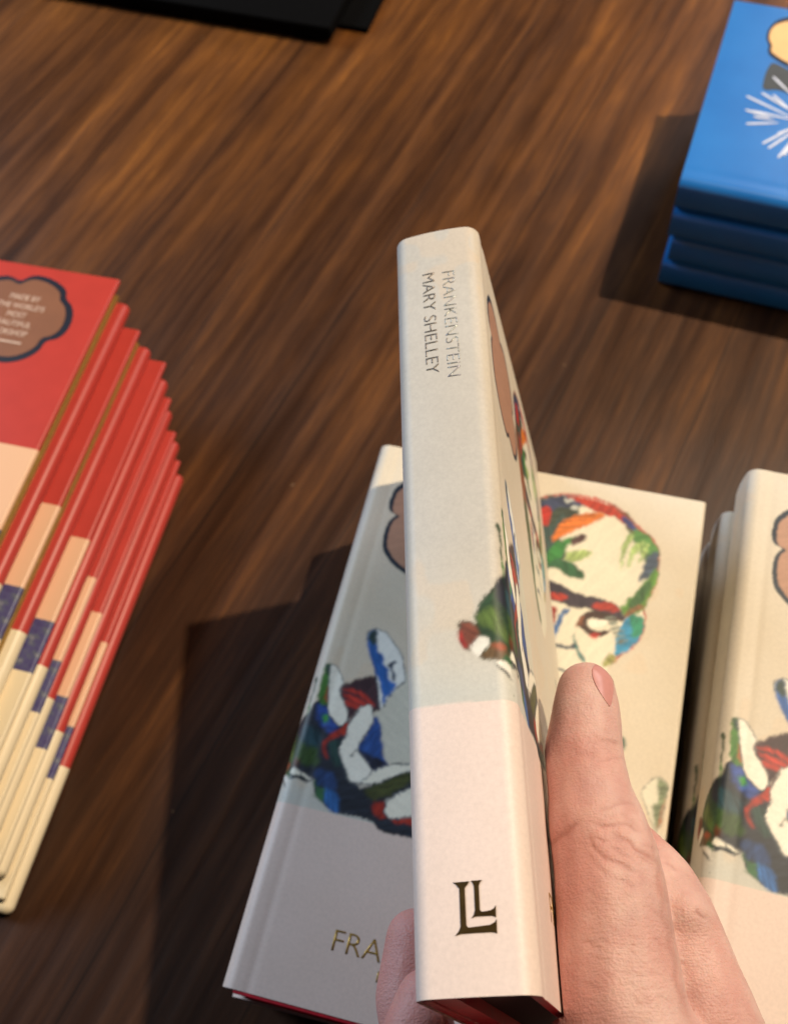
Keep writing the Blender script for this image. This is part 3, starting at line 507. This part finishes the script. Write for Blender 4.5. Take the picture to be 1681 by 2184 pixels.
for k in range(6):
    z0 = .012 * (5 - k) + .0002; fx, fy = FR[k]; bx, by = RR[k]; dx, dy = bx - fx, by - fy
    M = Matrix.Translation((fx - rW, fy - rH, z0)); t = empty('book', M, names[k], 'book', 'red and cream books fanned out on the left')
    box('front_cover', (0, 0, .0088), (rW, rH, .0117), M_rf, t, .0013, 4)
    pb = box('page_block', (.003, .003 + dy * .5, .0068), (rW - .0028 + dx * .55, rH - .0035 + dy * .5, .0090), M_gilt, t)
    bk = box('back_cover', (0 + dx, 0, 0), (rW + dx, rH, .0072), M_rb, t, .0035, 8); bk.location = (0, dy, 0)
    if k == 0:
        zt2 = .0117 + .00004; ox, oy = -(fx - rW) * 1000, -(fy - rH) * 1000
        L = [(-215, 285), (-210, 286.5), (-203.5, 283.5), (-200, 288), (-195, 289.6), (-186, 288), (-177.5, 283), (-176.5, 277.8), (-171.5, 274.5), (-168, 268), (-167.3, 259), (-170.5, 253), (-176, 251), (-176.3, 244), (-183, 237), (-192, 234), (-203, 236), (-208, 240), (-213, 238), (-220, 240), (-225, 248), (-226, 256), (-223, 262), (-227, 268), (-225, 278), (-220, 283)]
        L = [((x + ox) / 1000, (y + oy) / 1000) for x, y in L]; cx, cy = np.mean(L, 0)
        flat_poly('badge_outline', L, zt2, M_navy_ink, t)
        flat_poly('badge_fill', [(cx + (x - cx) * .875, cy + (y - cy) * .885) for x, y in L], zt2 + .00008, M_brown_ink, t)
        for s, y, h, wd in (('MADE BY', 273.6, 3.2, 16), ("THE WORLD'S", 268.2, 3.2, 25), ('MOST', 262.8, 3.2, 10), ('BEAUTIFUL', 257.4, 3.2, 20), ('BOOKSHOP', 252.0, 3.2, 20)):
            xc = (-196.5 + ox) / 1000; yy = (y + oy - 1) / 1000
            lettering('badge_lettering', s, h / 1000, lambda a, b, d, xc=xc, yy=yy, wd=wd: (xc - wd / 2000 + a, yy + b, zt2 + .00018 + d), M_white_ink, t, width=wd / 1000)
        lettering('badge_lettering', '____________', .0009, lambda a, b, d: ((-206 + ox) / 1000 + a, (246.5 + oy) / 1000 + b, zt2 + .00018 + d), M_white_ink, t, width=.019)
# ---------------------------------------------------------------- black books, upper left
bA = at((784, 64), .003); bB = at((704, 64), .012)
for (x, y, z0, z1, lab) in ((bA[0], bA[1], .0001, .004, 'flat black book sticking out under another black book at the top edge'), (bB[0], bB[1], .0042, .0135, 'black book lying on top of another one at the top edge')):
    o = pose(x, y, 0, -4); t = empty('book', o, lab, 'book', 'black books at the top edge')
    box('cover', (-.42, 0, z0), (0, .22, z1), M_black, t, .0006, 2)
# ---------------------------------------------------------------- the hand
def chain(pts, step=.0011):
    out = []
    for (p, r), (q, s) in zip(pts[:-1], pts[1:]):
        n = max(1, int(np.linalg.norm(np.array(q) - p) / step))
        for i in range(n): t = i / n; t2 = t * t * (3 - 2 * t) * .5 + t * .5; out.append((np.array(p) * (1 - t) + np.array(q) * t, r * (1 - t2) + s * t2))
    out.append((np.array(pts[-1][0]), pts[-1][1])); return out
def hp(px, z, rp):      # held-frame centre and radius from the measured outline
    px = (px[0] - 4, px[1]); rp *= KR; p = held(px, z); wv = HB @ p + HO; d = (RT @ (wv - CAM))[2]; return (p, rp / 2200 * d)
zt_ = -.045; KR = 1.06
thumb = [hp((1254, 1474), zt_, 62), hp((1254, 1530), zt_, 73), hp((1249, 1612), zt_, 83), hp((1262, 1700), zt_, 88), hp((1279, 1780), zt_, 105), hp((1298, 1850), zt_, 113), hp((1310, 1950), zt_, 122), hp((1326, 2184), zt_ - .002, 146)]
wrist = (np.array((.075, -.075, -.085)), .027)
thumb += [(np.array((.050, -.030, -.055)), .0195), wrist]
lobe_ = [hp((1368, 1800), -.060, 44), hp((1410, 1890), -.062, 78), hp((1440, 1960), -.064, 88), hp((1480, 2080), -.066, 97), hp((1512, 2184), -.068, 110), (np.array((.066, -.040, -.080)), .021), wrist]
knob = [hp((1462, 1950), -.058, 54), hp((1475, 2010), -.062, 60)]
def finger(px1, px2, z, r1, r2, rootx): 
    a, ra = hp(px1, z, r1); b, rb = hp(px2, z, r2)
    return [(a, ra), (b, rb), (np.array((b[0] + .004, -.016, z - .002)), rb * 1.05), (np.array((rootx * .45, -.021, z - .006)), .0098), (np.array((rootx, -.030, z - .012)), .0125), (np.array((.058, -.052, -.078)), .018), wrist]
fingers = [finger((911, 2128), (886, 2205), -.036, 60, 68, .040), finger((889, 2002), (872, 2130), -.056, 62, 68, .040), finger((905, 2030), (890, 2130), -.076, 62, 66, .042), finger((925, 2080), (905, 2150), -.094, 54, 60, .044)]
arm = [wrist, (np.array((.085, -.11, -.092)), .029), (np.array((.115, -.20, -.11)), .034), (np.array((.14, -.28, -.125)), .038)]
bm = bmesh.new(); ico = bmesh.new(); bmesh.ops.create_icosphere(ico, subdivisions=2, radius=1); me0 = bpy.data.meshes.new('ico'); ico.to_mesh(me0); ico.free()
iv = np.array([v.co[:] for v in me0.vertices]); fa = np.array([p.vertices[:] for p in me0.polygons])
V = []; F = []; k = 0
for ch in [thumb, lobe_, knob, arm] + fingers:
    for p, r in chain(ch, .0016): V.append(iv * r + p); F.append(fa + k * len(iv)); k += 1
V = np.concatenate(V); F = np.concatenate(F); me = bpy.data.meshes.new('hand'); me.from_pydata(V.tolist(), [], F.tolist())
tmp = bpy.data.objects.new('tmp', me); COL.objects.link(tmp)
md = tmp.modifiers.new('r', 'REMESH'); md.mode = 'VOXEL'; md.voxel_size = .0009; sm = tmp.modifiers.new('s', 'SMOOTH'); sm.iterations = 22; sm.factor = .6
dg = bpy.context.evaluated_depsgraph_get(); dg.update(); hm = bpy.data.meshes.new_from_object(tmp.evaluated_get(dg)); bpy.data.objects.remove(tmp); bpy.data.meshes.remove(me0)
bm = bmesh.new(); bm.from_mesh(hm); es = [e for e in bm.edges if e.verts[0].co.y > -.012 and e.verts[0].co.y < .075 and e.verts[0].co.x > .026]
bmesh.ops.subdivide_edges(bm, edges=es, cuts=1, use_grid_fill=True, smooth=.0); bmesh.ops.triangulate(bm, faces=[f for f in bm.faces if len(f.verts) > 4]); bm.to_mesh(hm); bm.free(); hm.update()
n = len(hm.vertices); v = np.empty(n * 3); hm.vertices.foreach_get('co', v); v = v.reshape(-1, 3); no = np.empty(n * 3); hm.vertices.foreach_get('normal', no); no = no.reshape(-1, 3)
# flatten the skin against the two covers it grips
v[:, 0] = np.where((v[:, 0] > .012) & (v[:, 0] < BT + .0006) & (v[:, 1] > -.001) & (v[:, 2] > -.14), BT + .0006, v[:, 0])
v[:, 0] = np.where((v[:, 0] <= .012) & (v[:, 0] > -.0006) & (v[:, 1] > -.001) & (v[:, 2] > -.14), -.0006, v[:, 0])
# skin creases: pressed into the surface where the photograph shows them
wv = v @ HB.T + HO - CAM; cc = wv @ RT.T; px = cc[:, :2] / cc[:, 2:] * 2200 + np.array([840.5, 1092]); fac = ((no @ HB.T) * wv).sum(1) < 0
ZT = lambda x, y: ((1550 + x / 3.36) * .7514, (1850 + y / 3.36) * .7514)
Z8 = lambda x, y: ((1050 + x / 1.416) * .7514, (2000 + y / 1.416) * .7514)
CR = [([ZT(500, 830), ZT(580, 845), ZT(650, 880), ZT(700, 900)], 3.2, .35), ([ZT(430, 700), ZT(540, 740), ZT(610, 780)], 3, .15), ([ZT(490, 1500), ZT(620, 1460), ZT(760, 1450), ZT(850, 1470)], 3.5, .3), ([ZT(430, 1640), ZT(600, 1640), ZT(760, 1660), ZT(900, 1700)], 3.2, .45),
      ([ZT(600, 1730), ZT(760, 1800), ZT(900, 1880), ZT(1050, 2010)], 3.2, .55), ([ZT(370, 1780), ZT(500, 1900), ZT(640, 2010), ZT(830, 2100)], 3.4, .45), ([ZT(600, 1850), ZT(720, 1930), ZT(850, 2010)], 3, .3), ([ZT(45, 1850), ZT(100, 1770), ZT(210, 1680), ZT(330, 1630)], 4.5, .6),
      ([Z8(860, 600), Z8(960, 690), Z8(1080, 740)], 3.5, .25), ([Z8(1000, 1080), Z8(1150, 1090)], 3, .15), ([Z8(1010, 1130), Z8(1180, 1145)], 3, .15), ([Z8(1000, 1190), Z8(1200, 1200)], 3, .15), ([Z8(1310, 830), Z8(1335, 850), Z8(1362, 868)], 3, .5), ([Z8(1180, 640), Z8(1230, 660)], 2.5, .3),
      ([ZT(960, 1640), ZT(1010, 1800), ZT(1060, 2000), ZT(1085, 2180), Z8(1200, 930), Z8(1240, 1130), Z8(1280, 1284)], 7, .42)]
dsp = np.zeros(n); pw = px + np.stack([3 * np.sin(px[:, 1] / 11) + 2 * np.sin(px[:, 0] / 7 + 1), 3 * np.sin(px[:, 0] / 13) + 2 * np.sin(px[:, 1] / 6 + px[:, 0] / 17)], 1)
rc = random.Random(12)
for _ in range(46):      # fine skin lines over the knuckle and below it
    x0 = rc.uniform(1215, 1400); y0 = rc.uniform(1690, 2150); a_ = rc.uniform(.1, .65) + (x0 - 1300) * .002; ln = rc.uniform(18, 55)
    CR.append(([(x0, y0), (x0 + ln * math.cos(a_) * .5, y0 + ln * math.sin(a_) * .5 + rc.uniform(-3, 3)), (x0 + ln * math.cos(a_), y0 + ln * math.sin(a_))], rc.uniform(1.6, 2.4), rc.uniform(.08, .22)))
for _ in range(14):
    x0 = rc.uniform(1190, 1290); y0 = rc.uniform(1560, 1640); ln = rc.uniform(20, 50)
    CR.append(([(x0, y0), (x0 + ln, y0 + rc.uniform(-4, 10))], rc.uniform(1.6, 2.4), rc.uniform(.06, .16)))
for pl, wd, dep in CR:
    d = np.full(n, 1e9); pl = np.array(pl); L0, L1 = pl[0], pl[-1]; tt_ = np.clip(((pw - L0) @ (L1 - L0)) / ((L1 - L0) @ (L1 - L0)), 0, 1); fade = np.clip(np.sin(np.pi * (.06 + .88 * tt_)) * 1.6, 0, 1)
    for a, b in zip(pl[:-1], pl[1:]):
        t = np.clip(((pw - a) @ (b - a)) / ((b - a) @ (b - a)), 0, 1); d = np.minimum(d, np.linalg.norm(pw - a - t[:, None] * (b - a), axis=1))
    dsp += dep * .5 * (.7 * np.exp(-(d / (wd * 1.1)) ** 2) + .35 * np.exp(-(d / (wd * 2.6)) ** 2)) * fade
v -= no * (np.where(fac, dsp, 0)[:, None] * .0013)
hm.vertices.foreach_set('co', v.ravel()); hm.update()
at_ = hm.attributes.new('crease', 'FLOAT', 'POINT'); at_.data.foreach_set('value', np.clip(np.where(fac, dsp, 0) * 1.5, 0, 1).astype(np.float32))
def skin():
    m = N('skin', .52, .35); c = m.co(); a = m.noise(c, 70, 4, .6); b = m.noise(c, 900, 3, .6); vo = m.n('ShaderNodeTexVoronoi'); vo.inputs['Scale'].default_value = 1500; m.l(c, vo.inputs['Vector'])
    # redder towards the pressed side of the thumb and its tip
    tc = m.n('ShaderNodeTexCoord'); sx = m.n('ShaderNodeSeparateXYZ'); m.l(tc.outputs['Object'], sx.inputs[0])
    mr = m.n('ShaderNodeMapRange'); m.l(sx.outputs[0], mr.inputs[0]); mr.inputs[1].default_value = .028; mr.inputs[2].default_value = .044; mr.inputs[3].default_value = 1; mr.inputs[4].default_value = 0
    base = m.ramp(a, [(.3, (196, 154, 147)), (.5, (209, 169, 160)), (.7, (220, 186, 177))])
    red = m.mix(.5, base, lin((192, 110, 102)))
    col = m.mix(mr.outputs[0], base, (0, 0, 0)); m.l(red, col.node.inputs[7])
    fr = m.ramp(m.noise(c, 420, 2), [(.74, (0, 0, 0)), (.8, (.5, .5, .5))]); col = m.mix(fr, col, lin((150, 88, 74)))
    rb = m.ramp(m.noise(c, 55, 3, .6), [(.45, (0, 0, 0)), (.65, (.3, .3, .3))]); col = m.mix(rb, col, lin((204, 132, 122)))
    ca = m.n('ShaderNodeAttribute', attribute_name='crease'); col = m.mix(0., col, lin((158, 96, 82))); m.l(ca.outputs['Fac'], col.node.inputs[0])  # creases coloured a darker red-brown: redder skin plus painted-in fold shade
    m.base(col); m.b.inputs['Subsurface Weight'].default_value = .22; m.b.inputs['Subsurface Radius'].default_value = (.006, .002, .001); m.b.inputs['Subsurface Scale'].default_value = .6
    wr = m.noise(m.co((260, 1500, 260)), 1, 3, .6); xa = m.n('ShaderNodeMath', operation='MULTIPLY_ADD'); m.l(wr, xa.inputs[0]); xa.inputs[1].default_value = .9; m.l(b, xa.inputs[2]); b = xa.outputs[0]
    x = m.n('ShaderNodeMath', operation='MULTIPLY_ADD'); m.l(vo.outputs['Distance'], x.inputs[0]); x.inputs[1].default_value = .5; m.l(b, x.inputs[2]); m.bump(x.outputs[0], .5, .0004)
    return m.m
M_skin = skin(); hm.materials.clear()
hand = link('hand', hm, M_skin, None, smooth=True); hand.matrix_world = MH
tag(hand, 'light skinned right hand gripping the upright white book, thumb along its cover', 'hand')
# thumb nail: a thin curved plate laid on the far side of the thumb tip
from mathutils.bvhtree import BVHTree
bv = BVHTree.FromPolygons([Vector(p) for p in v], [p.vertices[:] for p in hm.polygons])
camL = Vector(HB.T @ (CAM - HO))
NL = chaikin([(1263, 1419), (1260, 1436), (1266, 1458), (1280, 1482), (1292, 1500), (1301, 1512), (1307, 1490), (1309, 1462), (1307, 1440), (1298, 1424), (1282, 1412)], 2)
gx = np.linspace(NL[:, 0].min(), NL[:, 0].max(), 40); gy = np.linspace(NL[:, 1].min(), NL[:, 1].max(), 70)
bm = bmesh.new(); grid = {}
def inside(x, y):
    r = False
    for (x0, y0), (x1, y1) in zip(NL, np.roll(NL, -1, 0)):
        if (y0 > y) != (y1 > y) and x < (x1 - x0) * (y - y0) / (y1 - y0) + x0: r = not r
    return r
for j, y in enumerate(gy):
    for i, x in enumerate(gx):
        if inside(x, y):
            d = Vector(HB.T @ (RT.T @ np.array([(x - 840.5) / 2200, (y - 1092) / 2200, 1.]))).normalized(); h, nn, ix, ds_ = bv.ray_cast(camL, d)
            if h is not None: grid[i, j] = bm.verts.new(h + nn * .00006)
for (i, j) in list(grid):
    if all(q in grid for q in ((i + 1, j), (i, j + 1), (i + 1, j + 1))): bm.faces.new([grid[i, j], grid[i + 1, j], grid[i + 1, j + 1], grid[i, j + 1]])
bmesh.ops.delete(bm, geom=[q for q in bm.verts if not q.link_faces], context='VERTS')
bmesh.ops.recalc_face_normals(bm, faces=bm.faces[:])
for _ in range(3): bmesh.ops.smooth_vert(bm, verts=bm.verts[:], factor=.5, use_axis_x=True, use_axis_y=True, use_axis_z=True)
nm = bpy.data.meshes.new('nail'); bm.to_mesh(nm); bm.free()
M_nail = plain('nail', (200, 142, 136), .30, .5, .06, 300)
nail = link('nail', nm, M_nail, hand, smooth=True); so = nail.modifiers.new('s', 'SOLIDIFY'); so.thickness = .0003; so.offset = 0
